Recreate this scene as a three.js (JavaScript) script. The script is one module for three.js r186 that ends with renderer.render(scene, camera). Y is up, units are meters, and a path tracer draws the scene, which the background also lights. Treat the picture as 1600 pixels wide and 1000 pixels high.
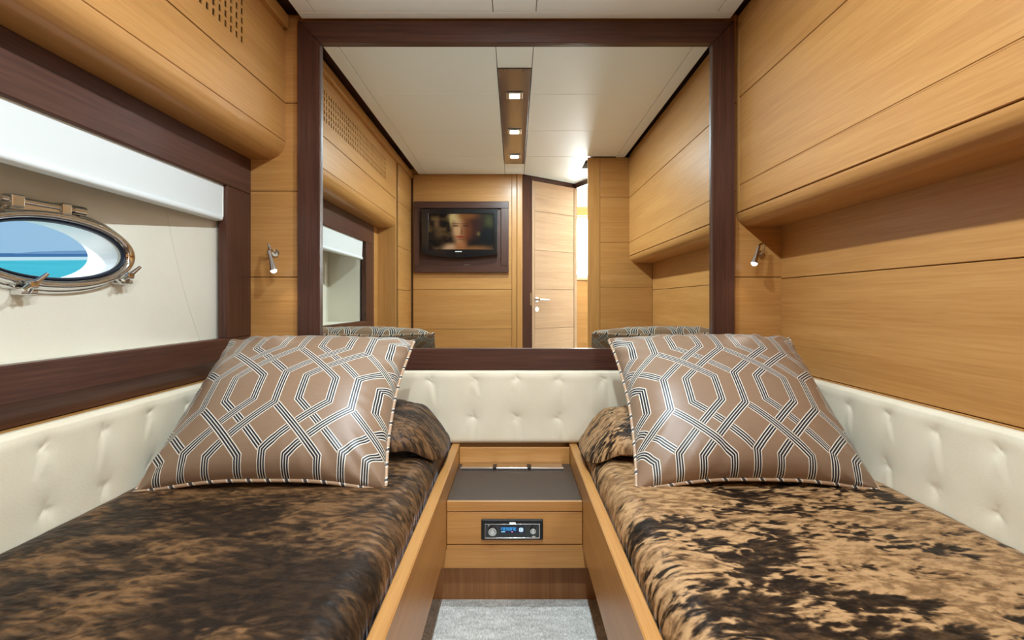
import * as THREE from 'three';
import { ConvexGeometry } from 'three/addons/geometries/ConvexGeometry.js';
import { RoundedBoxGeometry } from 'three/addons/geometries/RoundedBoxGeometry.js';
import { mergeGeometries, mergeVertices, toCreasedNormals } from 'three/addons/utils/BufferGeometryUtils.js';
import { RectAreaLightUniformsLib } from 'three/addons/lights/RectAreaLightUniformsLib.js';

// ---------------------------------------------------------------- camera, sky, sun, exposure
const scene = new THREE.Scene();
const camera = new THREE.PerspectiveCamera(2 * Math.atan(500 / 830) * 180 / Math.PI, 1.6, 0.02, 6000);
camera.position.set(0, 0.94, 2.05);
camera.lookAt(0, 0.94, 0);
camera.setViewOffset(1600, 1000, -4, 28, 1600, 1000);          // level camera, lens shifted
const renderer = new THREE.WebGLRenderer({ antialias: true });
renderer.toneMapping = THREE.LinearToneMapping;
renderer.toneMappingExposure = 1.0;
renderer.shadowMap.enabled = true;
RectAreaLightUniformsLib.init();

{ // clear tropical sky, paler toward the horizon
  const W = 64, H = 128, d = new Float32Array(W * H * 4);
  for (let j = 0; j < H; j++) {
    const el = (j + 0.5) / H * 2 - 1, t = Math.pow(Math.max(0, el), 0.55);
    for (let i = 0; i < W; i++) {
      const k = (j * W + i) * 4;
      d[k] = 0.36 - 0.24 * t; d[k + 1] = 0.60 - 0.26 * t; d[k + 2] = 0.80 - 0.12 * t; d[k + 3] = 1;
    }
  }
  const sky = new THREE.DataTexture(d, W, H, THREE.RGBAFormat, THREE.FloatType);
  sky.mapping = THREE.EquirectangularReflectionMapping; sky.magFilter = THREE.LinearFilter; sky.needsUpdate = true;
  scene.background = sky;
}
const sun = new THREE.DirectionalLight(new THREE.Color(1, 0.96, 0.9), 5.2);
sun.position.set(-10.1, 10.5, 22.8); sun.target.position.set(-1.1, 1.05, 0.8);
sun.castShadow = true;
Object.assign(sun.shadow.camera, { left: -8, right: 8, top: 8, bottom: -8, near: 1, far: 80 });
sun.shadow.mapSize.set(2048, 2048);
scene.add(sun, sun.target);
const DAY = new THREE.Color(0.90, 0.96, 1.0);      // daylight through the companionway hatch
const HATCH_INTENSITY = 9, END_WINDOW_INTENSITY = 50, DOWNLIGHT_INTENSITY = 2080, READING_INTENSITY = 0.045;

// ---------------------------------------------------------------- helpers
function rng(seed) { let s = seed >>> 0; return () => { s = (s + 0x6D2B79F5) >>> 0; let t = s; t = Math.imul(t ^ (t >>> 15), t | 1); t ^= t + Math.imul(t ^ (t >>> 7), t | 61); return ((t ^ (t >>> 14)) >>> 0) / 4294967296; }; }
const R = rng(7);
const clamp = (x, a = 0, b = 1) => Math.min(b, Math.max(a, x));
const mix = (a, b, t) => a + (b - a) * t;
const smooth = (a, b, x) => { const t = clamp((x - a) / (b - a)); return t * t * (3 - 2 * t); };
function hash(i, j, s) { let h = Math.imul(i | 0, 374761393) ^ Math.imul(j | 0, 668265263) ^ Math.imul(s | 0, 1274126177); h = Math.imul(h ^ (h >>> 13), 1274126177); h ^= h >>> 16; h = Math.imul(h, 2246822519); return ((h ^ (h >>> 15)) >>> 0) / 4294967296; }
function vnoise(x, y, s, px = 0, py = 0) {          // value noise, periodic when px, py are given
  const i = Math.floor(x), j = Math.floor(y); let fx = x - i, fy = y - j;
  fx = fx * fx * (3 - 2 * fx); fy = fy * fy * (3 - 2 * fy);
  const w = (a, p) => p ? ((a % p) + p) % p : a;
  const a = hash(w(i, px), w(j, py), s), b = hash(w(i + 1, px), w(j, py), s), c = hash(w(i, px), w(j + 1, py), s), d = hash(w(i + 1, px), w(j + 1, py), s);
  return mix(mix(a, b, fx), mix(c, d, fx), fy);
}
function fbm(x, y, s, oct = 4, px = 0, py = 0) { let v = 0, a = 0.5, n = 0; for (let o = 0; o < oct; o++) { v += a * vnoise(x, y, s + o * 17, px, py); n += a; a *= 0.5; x *= 2; y *= 2; px *= 2; py *= 2; } return v / n; }
function texture(W, H, fn, srgb = true) {            // fn(u, v) -> [r, g, b] 0..1 in display values, or one number
  const d = new Uint8Array(W * H * 4);
  for (let j = 0; j < H; j++) for (let i = 0; i < W; i++) {
    const c = fn((i + 0.5) / W, (j + 0.5) / H), k = (j * W + i) * 4;
    if (typeof c === 'number') d[k] = d[k + 1] = d[k + 2] = clamp(c) * 255;
    else { d[k] = clamp(c[0]) * 255; d[k + 1] = clamp(c[1]) * 255; d[k + 2] = clamp(c[2]) * 255; }
    d[k + 3] = 255;
  }
  const t = new THREE.DataTexture(d, W, H); t.magFilter = THREE.LinearFilter; t.minFilter = THREE.LinearMipmapLinearFilter; t.generateMipmaps = true;
  t.wrapS = t.wrapT = THREE.RepeatWrapping; if (srgb) t.colorSpace = THREE.SRGBColorSpace; t.needsUpdate = true; return t;
}
const lerp3 = (a, b, t) => [mix(a[0], b[0], t), mix(a[1], b[1], t), mix(a[2], b[2], t)];
const rgb = (r, g, b) => [r / 255, g / 255, b / 255];

const taken = {};
function numbered(name) { if (!(name in taken)) { taken[name] = 0; return name; } return name + '_' + String(++taken[name]).padStart(3, '0'); }
function worldPos(o) { const p = new THREE.Vector3(); for (let q = o; q && q !== scene; q = q.parent) p.add(q.position); return p; }
function shade(m) { m.castShadow = true; m.receiveShadow = true; return m; }
function merged(g) { if (!Array.isArray(g)) return g; if (g.length === 1) return g[0]; return mergeGeometries(g.map(x => x.index ? x.toNonIndexed() : x)); }
// one named mesh from geometries given in world metres
function obj(name, geos, mat, parent = scene) {
  const g = merged(geos);
  if (parent !== scene) { const p = worldPos(parent); g.translate(-p.x, -p.y, -p.z); }
  const m = shade(new THREE.Mesh(g, mat)); m.name = parent === scene ? numbered(name) : name; parent.add(m); return m;
}
function local(name, geos, mat, parent) { const m = shade(new THREE.Mesh(merged(geos), mat)); m.name = name; parent.add(m); return m; }
function tag(o, label, category, group, kind) { o.userData.label = label; o.userData.category = category; if (group) o.userData.group = group; if (kind) o.userData.kind = kind; return o; }
function thing(name, label, category, pos = [0, 0, 0], group) { const o = new THREE.Group(); o.name = numbered(name); o.position.set(...pos); scene.add(o); return tag(o, label, category, group); }
function struct(name, geos, mat, label, category) { return tag(obj(name, geos, mat), label, category, null, 'structure'); }

// uv in metres, u along the grain axis
function grain(g, axis = 'x', off = null) {
  const p = g.attributes.position, n = g.attributes.normal, uv = new Float32Array(p.count * 2);
  const o = off || [R() * 3, R() * 3], A = { x: 0, y: 1, z: 2 }[axis];
  for (let i = 0; i < p.count; i++) {
    const c = [p.getX(i), p.getY(i), p.getZ(i)], m = [Math.abs(n.getX(i)), Math.abs(n.getY(i)), Math.abs(n.getZ(i))];
    const k = m[0] >= m[1] && m[0] >= m[2] ? 0 : m[1] >= m[2] ? 1 : 2;
    const rest = [0, 1, 2].filter(q => q !== k);
    let ua = rest.includes(A) ? A : rest[0], va = rest.find(q => q !== ua);
    uv[i * 2] = c[ua] + o[0]; uv[i * 2 + 1] = c[va] + o[1];
  }
  g.setAttribute('uv', new THREE.BufferAttribute(uv, 2)); return g;
}
// box between two corners with chamfered edges
function bx(x0, x1, y0, y1, z0, z1, ax = 'x', c = 0.0015) {
  if (x0 > x1) [x0, x1] = [x1, x0]; if (y0 > y1) [y0, y1] = [y1, y0]; if (z0 > z1) [z0, z1] = [z1, z0];
  let g;
  if (c > 0) {
    const pts = [], X = [x0, x1], Y = [y0, y1], Z = [z0, z1];
    for (let i = 0; i < 2; i++) for (let j = 0; j < 2; j++) for (let k = 0; k < 2; k++) {
      const s = [i ? -1 : 1, j ? -1 : 1, k ? -1 : 1];
      pts.push(new THREE.Vector3(X[i], Y[j] + s[1] * c, Z[k] + s[2] * c), new THREE.Vector3(X[i] + s[0] * c, Y[j], Z[k] + s[2] * c), new THREE.Vector3(X[i] + s[0] * c, Y[j] + s[1] * c, Z[k]));
    }
    g = new ConvexGeometry(pts);
  } else { g = new THREE.BoxGeometry(x1 - x0, y1 - y0, z1 - z0).toNonIndexed(); g.translate((x0 + x1) / 2, (y0 + y1) / 2, (z0 + z1) / 2); }
  return grain(g, ax);
}
function shapeOf(pts) { const s = new THREE.Shape(); pts.forEach(([a, b], i) => i ? s.lineTo(a, b) : s.moveTo(a, b)); s.closePath(); return s; }
// profile in (x, y) swept along z
function sweepZ(pts, z0, z1, ax = 'z', crease = 0.6) {
  let g = new THREE.ExtrudeGeometry(shapeOf(pts), { depth: z1 - z0, bevelEnabled: false }); g.translate(0, 0, z0);
  g = toCreasedNormals(g, crease); return grain(g, ax);
}
// plan outline in (x, z) raised from y0 to y1
function plan(pts, y0, y1, ax = 'x') {
  const g = new THREE.ExtrudeGeometry(shapeOf(pts.map(([x, z]) => [x, -z])), { depth: y1 - y0, bevelEnabled: false });
  g.rotateX(-Math.PI / 2); g.translate(0, y0, 0); return grain(g.index ? g.toNonIndexed() : g, ax);
}
function arc(cx, cy, rx, ry, a0, a1, n) { const p = []; for (let i = 0; i <= n; i++) { const a = mix(a0, a1, i / n); p.push([cx + rx * Math.cos(a), cy + ry * Math.sin(a)]); } return p; }
function tube(pts, r, seg = 40, rad = 8, closed = false) { return new THREE.TubeGeometry(new THREE.CatmullRomCurve3(pts.map(p => new THREE.Vector3(...p)), closed), seg, r, rad, closed); }
function cyl(a, b, r0, r1, n = 24) {                 // tapered rod from a to b
  const A = new THREE.Vector3(...a), B = new THREE.Vector3(...b), d = B.clone().sub(A);
  const g = new THREE.CylinderGeometry(r1, r0, d.length(), n); g.translate(0, d.length() / 2, 0);
  g.applyQuaternion(new THREE.Quaternion().setFromUnitVectors(new THREE.Vector3(0, 1, 0), d.normalize())); g.translate(A.x, A.y, A.z); return g;
}
function rbox(x0, x1, y0, y1, z0, z1, r, s = 3) { const g = new RoundedBoxGeometry(x1 - x0, y1 - y0, z1 - z0, s, r); g.translate((x0 + x1) / 2, (y0 + y1) / 2, (z0 + z1) / 2); return g; }

// ---------------------------------------------------------------- materials
const woodTex = (light, dark, seed, contrast) => texture(1024, 1024, (u, v) => {
  const wav = 0.010 * (vnoise(u * 3, v * 4, seed + 3, 3, 4) - 0.5);
  const y = v + wav;
  const broad = fbm(u * 2, y * 10, seed, 3, 2, 10), fine = fbm(u * 5, y * 110, seed + 5, 3, 5, 110), pore = vnoise(u * 22, y * 330, seed + 9, 22, 330);
  let t = 0.5 + contrast * ((broad - 0.5) * 0.55 + (fine - 0.5) * 0.6 + (pore - 0.5) * 0.3);
  return lerp3(dark, light, clamp(t));
});
function wood(light, dark, seed, contrast, rough, coat = 0) {
  const map = woodTex(light, dark, seed, contrast); map.repeat.set(1 / 1.3, 1 / 0.65);
  return new THREE.MeshPhysicalMaterial({ map, roughness: rough, clearcoat: coat, clearcoatRoughness: 0.24, specularIntensity: 0.6 });
}
const M = {};
M.wood = wood(rgb(199, 147, 85), rgb(167, 113, 57), 11, 0.9, 0.40, 0.2);
M.woodPale = wood(rgb(202, 166, 132), rgb(172, 132, 100), 12, 1.0, 0.4, 0.1);
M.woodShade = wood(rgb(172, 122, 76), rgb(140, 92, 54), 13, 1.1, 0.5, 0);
M.wenge = wood(rgb(92, 57, 44), rgb(57, 33, 25), 21, 1.2, 0.36, 0.12);
M.wengeGloss = wood(rgb(112, 90, 82), rgb(88, 68, 62), 22, 1.0, 0.14, 1.0);
M.groove = new THREE.MeshStandardMaterial({ color: '#6d4320', roughness: 0.8 });
M.dark = new THREE.MeshStandardMaterial({ color: '#2a1a14', roughness: 0.8 });
M.black = new THREE.MeshStandardMaterial({ color: '#0c0b0b', roughness: 0.45 });
M.blackGloss = new THREE.MeshPhysicalMaterial({ color: '#0b0d12', roughness: 0.18, clearcoat: 0.6 });
M.white = new THREE.MeshStandardMaterial({ color: '#e6e4dc', roughness: 0.55 });
M.ceiling = new THREE.MeshPhysicalMaterial({ color: '#f3f4f0', roughness: 0.55 });
M.shell = new THREE.MeshStandardMaterial({ color: '#d9d6cc', roughness: 0.8 });
M.gelcoat = new THREE.MeshPhysicalMaterial({ color: '#f4f5f5', roughness: 0.35 });
M.blind = new THREE.MeshStandardMaterial({ color: '#d9dbd9', roughness: 0.5 });
M.chrome = new THREE.MeshStandardMaterial({ color: '#dcdcdc', metalness: 1, roughness: 0.09 });
M.steel = new THREE.MeshStandardMaterial({ color: '#cfd0d0', metalness: 1, roughness: 0.2 });
M.gasket = new THREE.MeshStandardMaterial({ color: '#0d1526', roughness: 0.5 });
M.mirror = new THREE.MeshStandardMaterial({ color: new THREE.Color().setRGB(0.89, 0.94, 0.91), metalness: 1, roughness: 0.0 });
M.pane = new THREE.MeshPhysicalMaterial({ color: '#ffffff', transmission: 1, thickness: 0, roughness: 0, ior: 1.45 });
{
  const b = texture(512, 512, (u, v) => fbm(u * 64, v * 64, 31, 3, 64, 64), false); b.repeat.set(4, 4);
  const c = texture(512, 512, (u, v) => lerp3(rgb(218, 205, 179), rgb(226, 215, 192), fbm(u * 10, v * 10, 33, 4, 10, 10)));
  M.leather = new THREE.MeshPhysicalMaterial({ map: c, bumpMap: b, bumpScale: 0.0002, roughness: 0.42, specularIntensity: 0.6 });
  const hm = texture(512, 512, (u, v) => lerp3(rgb(212, 204, 186), rgb(220, 213, 197), fbm(u * 8, v * 8, 37, 3, 8, 8)));
  M.lining = new THREE.MeshPhysicalMaterial({ map: hm, bumpMap: b, bumpScale: 0.0002, roughness: 0.6 });
  M.leatherTop = new THREE.MeshPhysicalMaterial({ color: '#43362c', bumpMap: b, bumpScale: 0.0003, roughness: 0.5 });
}
{
  const f = (u, v) => fbm(u * 180, v * 60, 41, 3, 180, 60), g = (u, v) => fbm(u * 9, v * 30, 43, 4, 9, 30);
  const map = texture(512, 512, (u, v) => lerp3(rgb(164, 162, 155), rgb(224, 222, 215), clamp(0.5 + (f(u, v) - 0.5) * 1.3 + (g(u, v) - 0.5) * 0.9))); map.repeat.set(2.5, 2.5);
  const bump = texture(512, 512, f, false); bump.repeat.set(2.5, 2.5);
  M.carpet = new THREE.MeshStandardMaterial({ map, bumpMap: bump, bumpScale: 0.003, roughness: 0.95 });
}
// crushed velvet: patches where the pile lies the other way
function velvet(seed, o) {
  const W = 1024, H = 1536;
  const map = texture(W, H, (u, v) => {
    const x = u * o.sx, y = v * 2 * o.sy;                       // about metres across and along the bed
    const big = fbm(x * 4.5 + y * 1.5, y * 4.5, seed, 4), med = fbm(x * 13 + y * 5, y * 22, seed + 10, 4), fine = fbm(x * 62 + med * 4, y * 105 + med * 3, seed + 20, 4), hair = vnoise(x * 300, y * 420, seed + 30);
    const t = smooth(o.cover - o.soft, o.cover + o.soft, big * o.wb + med * o.wm + fine * o.wf);
    const t2 = clamp(0.5 + (fine - 0.5) * o.speck + (hair - 0.5) * 0.5);
    return lerp3(lerp3(o.dark, o.mid, t2 * 0.5), lerp3(o.mid, o.light, t2), t);
  });
  const bump = texture(512, 768, (u, v) => fbm(u * o.sx * 62, v * 2 * o.sy * 105, seed + 20, 4), false);
  return new THREE.MeshPhysicalMaterial({ map, bumpMap: bump, bumpScale: 0.004, roughness: 0.48, specularIntensity: 0.3, sheen: o.sheen, sheenRoughness: 0.35, sheenColor: new THREE.Color(...o.sheenColor) });
}
M.velvetLeft = velvet(61, { light: rgb(118, 84, 53), mid: rgb(74, 50, 30), dark: rgb(31, 21, 14), cover: 0.50, soft: 0.12, wb: 0.46, wm: 0.32, wf: 0.22, sx: 0.9, sy: 0.95, speck: 2.4, sheen: 0.4, sheenColor: [0.5, 0.48, 0.52] });
M.velvetRight = velvet(85, { light: rgb(178, 138, 96), mid: rgb(118, 85, 54), dark: rgb(24, 15, 9), cover: 0.455, soft: 0.04, wb: 0.44, wm: 0.30, wf: 0.26, sx: 0.95, sy: 0.95, speck: 2.6, sheen: 0.3, sheenColor: [0.6, 0.5, 0.4] });

// ---------------------------------------------------------------- outside: the sea and a low island, the boat lying a little bow-down
{
  const seaRoot = [-6, -1.4, 2.05], tilt = 0.0925;
  const rings = [1.5, 6, 10, 15, 20, 26, 33, 41, 50, 62, 76, 92, 110, 130, 150, 175, 205, 215, 225, 235, 260, 300, 350, 395, 403, 411, 420, 600, 1000, 2000, 4500], N = 160;
  const pos = [], col = [], idx = [], deep = [0.008, 0.10, 0.24], sand = [0.60, 0.72, 0.66], turq = [0.005, 0.42, 0.46], turq2 = [0.06, 0.56, 0.56];
  rings.forEach((r, k) => {
    for (let i = 0; i < N; i++) {
      const a = i / N * Math.PI * 2, x = r * Math.cos(a), z = r * Math.sin(a);
      pos.push(x, 0, z);
      const n = vnoise(x * 0.22 + 900, z * 0.22 + 900, 5), s = smooth(205, 235, r) * (1 - smooth(395, 420, r)), dp = smooth(395, 420, r);
      const base = lerp3(turq, turq2, n), c = lerp3(lerp3(base, sand, s), deep, dp); col.push(...c);
    }
    if (k) for (let i = 0; i < N; i++) { const a = (k - 1) * N + i, b = (k - 1) * N + (i + 1) % N, c = k * N + i, d = k * N + (i + 1) % N; idx.push(a, b, c, b, d, c); }
  });
  const g = new THREE.BufferGeometry(); g.setAttribute('position', new THREE.Float32BufferAttribute(pos, 3)); g.setAttribute('color', new THREE.Float32BufferAttribute(col, 3)); g.setIndex(idx); g.computeVertexNormals();
  const sea = new THREE.Mesh(g, new THREE.MeshStandardMaterial({ vertexColors: true, roughness: 0.7, side: THREE.DoubleSide })); shade(sea);
  sea.name = numbered('sea'); sea.position.set(...seaRoot); sea.rotation.x = tilt; scene.add(sea);
  tag(sea, 'turquoise sea with pale sandbank and deep blue horizon outside the porthole', 'sea', null, 'stuff');
  const ig = new THREE.SphereGeometry(1, 48, 16, 0, Math.PI * 2, 0, Math.PI / 2), ip = ig.attributes.position;
  for (let i = 0; i < ip.count; i++) { const x = ip.getX(i), z = ip.getZ(i); ip.setY(i, ip.getY(i) * (0.55 + 0.8 * fbm(x * 4 + 9, z * 4 + 9, 15, 3))); }
  ig.scale(240, 8, 80); ig.computeVertexNormals();
  const isl = shade(new THREE.Mesh(ig, new THREE.MeshStandardMaterial({ color: '#5b7f9c', roughness: 1 }))); isl.name = numbered('island');
  const dir = new THREE.Vector3(-640, 0, -830).normalize().multiplyScalar(1900);
  isl.position.set(dir.x - 6, -1.4 - dir.z * tilt, dir.z + 2); isl.rotation.x = tilt; scene.add(isl);
  tag(isl, 'low hazy blue island on the horizon seen through the porthole', 'island');
}

// ---------------------------------------------------------------- shell of the cabin
const ZW = 1.916, XL = -1.018, XR = 1.0275, YC = 2.02;
const floor = struct('floor', bx(-1.46, 1.9, -0.06, 0, -0.12, 3.9, 'x', 0), M.carpet, 'grey short-pile carpet between the two beds', 'floor');
// mirror wall: backing, and the wood panels left and right of the mirror
const wallFront = struct('wall_front', bx(-1.46, 1.2, 0, 2.3, -0.12, -0.014, 'x', 0), M.groove, 'golden wood bulkhead that carries the big mirror', 'wall');
const MOD = [0.005, 0.372, 0.706, 1.036, 1.368, 1.708, 2.05];
for (const [a, b] of [[XL - 0.05, -0.832], [0.844, XR + 0.02]])
  for (let i = 0; i + 1 < MOD.length; i++) obj('panel', bx(a, b, MOD[i] + 0.0012, MOD[i + 1] - 0.0012, -0.014, 0, 'x', 0.0014), M.wood, wallFront);
obj('panel', bx(-0.83, 0.842, 0.005, 0.66, -0.014, -0.002, 'x', 0), M.wood, wallFront);
obj('panel', bx(-0.83, 0.842, 0.662, 2.05, -0.014, -0.003, 'x', 0), M.wood, wallFront);

// hull side with the oval port cut through it; the hull closes in toward the bow
const PZ = 0.735, PY = 1.068, PA = 0.196, PB = 0.077, HX = -1.063;      // centre and half axes of the glass opening
const flare = g => { const p = g.attributes.position; for (let i = 0; i < p.count; i++) p.setX(i, p.getX(i) - 0.15 * (p.getZ(i) - 0.168)); g.computeVertexNormals(); return g; };
{
  const s = shapeOf([[0.12, 0.70], [1.66, 0.70], [1.66, 1.46], [0.12, 1.46]]);
  const h = new THREE.Path(); arc(PZ, PY, PA, PB, 0, -2 * Math.PI, 72).slice(0, -1).forEach(([a, b], i) => i ? h.lineTo(a, b) : h.moveTo(a, b)); h.closePath(); s.holes.push(h);
  const toX = (g, x) => { g.applyMatrix4(new THREE.Matrix4().makeBasis(new THREE.Vector3(0, 0, 1), new THREE.Vector3(0, 1, 0), new THREE.Vector3(-1, 0, 0))); g.translate(x, 0, 0); flare(g); return toCreasedNormals(g, 0.5); };
  const lining = toX(new THREE.ExtrudeGeometry(s, { depth: 0.010, bevelEnabled: false }), HX); grain(lining, 'z', [0, 0]);
  const hull = toX(new THREE.ExtrudeGeometry(s, { depth: 0.085, bevelEnabled: false }), HX - 0.010); grain(hull, 'z', [0, 0]);
  const wl = struct('wall_left', lining, M.lining, 'cream lined hull side behind the dark window surround', 'wall');
  obj('hull', hull, M.gelcoat, wl).userData.label = 'white gelcoat hull around the port';
  // soft moulded panel edge in the lining beside the port
  const crease = tube([[HX - 0.001, 1.34, 0.40], [HX - 0.001, 1.19, 0.37], [HX - 0.001, 1.06, 0.335], [HX - 0.001, 0.93, 0.29], [HX - 0.001, 0.80, 0.235]], 0.0022, 40, 6);
  obj('seam', grain(flare(crease), 'y'), M.lining, wl);
  // the pocket around the port: forward end, aft end, head and sill
  for (const [y0, y1, z0, z1] of [[-0.05, 2.4, -0.12, 0.164], [-0.05, 2.4, 1.606, 3.9], [1.36, 2.4, 0.164, 1.606], [-0.05, 0.806, 0.164, 1.606]]) obj('pocket_side', bx(-1.46, HX, y0, y1, z0, z1, 'z', 0), M.lining, wl);
  // wood of the wall around the surround
  const tr = struct('trim_1', bx(HX + 0.001, XL, 0.70, 1.488, 1.803, ZW, 'z'), M.wood, 'golden wood strip between the window surround and the wardrobe', 'trim');
  obj('panel', bx(HX + 0.001, XL, 0.005, 0.678, 0, ZW, 'z', 0), M.wood, tr);
}
// right side of the cabin
const wallRight = struct('wall_right', bx(XR + 0.014, XR + 0.16, 0, 2.4, -0.12, 2.25, 'z', 0), M.groove, 'golden wood side wall under the long overhead locker', 'wall');
for (const [a, b] of [[0.005, 0.36], [0.36, 0.684], [0.684, 1.030], [1.030, 1.40]]) obj('panel', bx(XR, XR + 0.014, a + 0.0012, b - 0.0012, 0.0, ZW, 'z', 0.0014), M.wood, wallRight);

// aft bulkhead with the television
const ZB = 2.45;
const wallBack = struct('wall_back', bx(-1.2, 0.066, 0, 2.06, ZB + 0.014, ZB + 0.09, 'x', 0), M.groove, 'golden wood bulkhead behind the television', 'wall');
for (const [a, b] of [[0.005, 0.374], [0.374, 0.712], [0.712, 1.046], [1.046, 2.02]]) obj('panel', bx(-0.858, -0.024, a + 0.0012, b - 0.0012, ZB, ZB + 0.014, 'x', 0.0014), M.wood, wallBack);
obj('stile', bx(-0.022, 0.018, 0.005, 2.02, ZB - 0.004, ZB + 0.014, 'y', 0.002), M.wood, wallBack);
obj('stile', bx(0.021, 0.066, 0.005, 2.02, ZB - 0.012, ZB + 0.06, 'y', 0.004), M.wood, wallBack);
// nook with the door: dark jamb, door leaf, dark header
{
  const P0 = [0.066, 2.455], P1 = [0.150, 2.500], P2 = [0.540, 2.806];
  const jn = struct('wall_nook', plan([P0, P1, [P1[0] - 0.03, P1[1] + 0.05], [P0[0], P0[1] + 0.08]], 0, 2.06, 'y'), M.wenge, 'dark wenge jamb between the television bulkhead and the cabin door', 'wall');
  obj('header', plan([P0, [P2[0] + 0.005, P2[1] + 0.01], [P2[0] - 0.02, P2[1] + 0.06], [P0[0], P0[1] + 0.06]], 1.985, 2.06), M.wenge, jn);
  struct('trim_2', plan([[P2[0] + 0.002, P2[1] + 0.012], [0.80, 2.252], [0.85, 2.272], [P2[0] + 0.03, P2[1] + 0.04]], 1.975, 2.3), M.wenge, 'dark wenge header over the opening to the passage', 'trim');
  obj('backing', plan([[0.066, 2.54], [0.12, 2.56], [0.54, 2.88], [0.50, 2.92], [0.03, 2.62]], 0, 2.3), M.dark, jn);
  obj('stile', plan([[P2[0] + 0.004, P2[1] - 0.004], [P2[0] + 0.030, P2[1] + 0.0], [P2[0] + 0.030, P2[1] + 0.05], [P2[0] - 0.004, P2[1] + 0.05]], 0, 1.98, 'y'), M.woodPale, jn);
  obj('strike_plate', (() => { const g = new THREE.BoxGeometry(0.014, 0.11, 0.002); const a = Math.atan2(P1[1] - P0[1], P1[0] - P0[0]); g.rotateY(-a); g.translate(P1[0] - 0.012 + 0.001, 0.965, P1[1] - 0.009); return g; })(), M.steel, jn);
  // the leaf, built flat along x then turned into place
  const L = Math.hypot(P2[0] - P1[0], P2[1] - P1[1]), ang = -Math.atan2(P2[1] - P1[1], P2[0] - P1[0]);
  const d = thing('door_1', 'pale wood cabin door with grooved panels and chrome lever', 'door', [P1[0], 0.0, P1[1]]); d.userData.kind = 'structure';
  d.rotation.y = ang;
  local('leaf', bx(0, L, 0.015, 1.98, 0.006, 0.038, 'x', 0.002), M.groove, d);
  for (const [a, b] of [[0.015, 0.376], [0.376, 0.712], [0.712, 1.050], [1.050, 1.386], [1.386, 1.722], [1.722, 1.98]]) local('panel', bx(0.028, L - 0.002, a + 0.0012, b - 0.0012, -0.004, 0.006, 'x', 0.0016), M.woodPale, d);
  local('stile', bx(0, 0.026, 0.015, 1.98, -0.004, 0.006, 'y', 0.0016), M.woodPale, d);
  const hd = local('handle', [cyl([0.045, 0.962, -0.004], [0.045, 0.962, -0.012], 0.022, 0.022), cyl([0.045, 0.962, -0.012], [0.045, 0.962, -0.045], 0.009, 0.009), cyl([0.043, 0.962, -0.045], [0.155, 0.960, -0.050], 0.011, 0.006)], M.chrome, d);
  local('keyhole', [cyl([0.045, 0.878, -0.004], [0.045, 0.878, -0.011], 0.022, 0.021)], M.chrome, d);
  local('key_slot', [bx(0.0425, 0.0475, 0.868, 0.888, -0.0116, -0.0105, 'x', 0)], M.black, d);
}
// passage beyond the opening
{
  const pw = struct('wall_passage', [bx(1.72, 1.9, 0, 2.4, 2.2, 3.9, 'z', 0)], M.white, 'white passage wall beyond the door opening', 'wall');
  struct('wall_end', bx(0.2, 1.9, 0, 2.4, 3.72, 3.9, 'x', 0), M.white, 'white end wall of the passage behind its cabinet', 'wall');
  struct('wall_partition', bx(0.612, 1.9, 0, 2.4, 2.252, 2.30, 'x', 0), M.white, 'white passage side of the wardrobe partition', 'wall');
  obj('side', plan([[0.50, 2.92], [0.54, 2.88], [0.60, 3.72], [0.50, 3.74]], 0, 2.4), M.white, pw);
  obj('side', plan([[-1.2, 2.60], [0.04, 2.60], [0.50, 2.92], [0.5, 3.9], [-1.2, 3.9]], 0, 2.4), M.shell, pw);
  struct('ceiling_passage', [bx(0.2, 0.80, 2.38, 2.5, 2.2, 3.9, 'x', 0), bx(1.50, 1.9, 2.38, 2.5, 2.2, 3.9, 'x', 0), bx(0.8, 1.5, 2.38, 2.5, 3.10, 3.9, 'x', 0), bx(0.8, 1.5, 2.38, 2.5, 2.2, 2.40, 'x', 0), bx(0.8, 1.5, 2.44, 2.5, 2.4, 3.1, 'x', 0)], M.white, 'white passage headliner around the daylight hatch', 'ceiling');
  const hatch = thing('deck_hatch', 'bright daylight deck hatch over the passage', 'hatch', [1.15, 2.40, 2.75]);
  obj('frame', [bx(0.8, 1.5, 2.37, 2.40, 2.40, 2.44, 'x'), bx(0.8, 1.5, 2.37, 2.40, 3.06, 3.10, 'x'), bx(0.8, 0.84, 2.37, 2.40, 2.44, 3.06, 'z'), bx(1.46, 1.5, 2.37, 2.40, 2.44, 3.06, 'z')], M.steel, hatch);
  obj('window_pane', bx(0.84, 1.46, 2.392, 2.40, 2.44, 3.06, 'x', 0), new THREE.MeshStandardMaterial({ color: '#ffffff', emissive: DAY, emissiveIntensity: 1.6 }), hatch);
  const ra = new THREE.RectAreaLight(DAY, HATCH_INTENSITY, 0.6, 0.6); ra.position.set(1.15, 2.386, 2.75); ra.rotation.x = -Math.PI / 2; scene.add(ra);
  const cb = thing('passage_cabinet', 'wood passage cabinet with pale shelf top glimpsed past the door', 'cabinet', [0.9, 0, 3.6]);
  obj('body', bx(0.60, 1.25, 0.0, 1.165, 3.50, 3.72, 'x'), M.wood, cb);
  obj('top', bx(0.60, 1.26, 1.167, 1.195, 3.48, 3.72, 'x', 0.004), M.woodPale, cb);
  obj('valance', bx(0.60, 1.25, 1.86, 1.95, 3.60, 3.72, 'x', 0.004), M.wood, cb);
  obj('side_post', bx(0.605, 0.632, 1.2, 1.86, 3.62, 3.72, 'y', 0.003), M.wood, cb);
}

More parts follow.
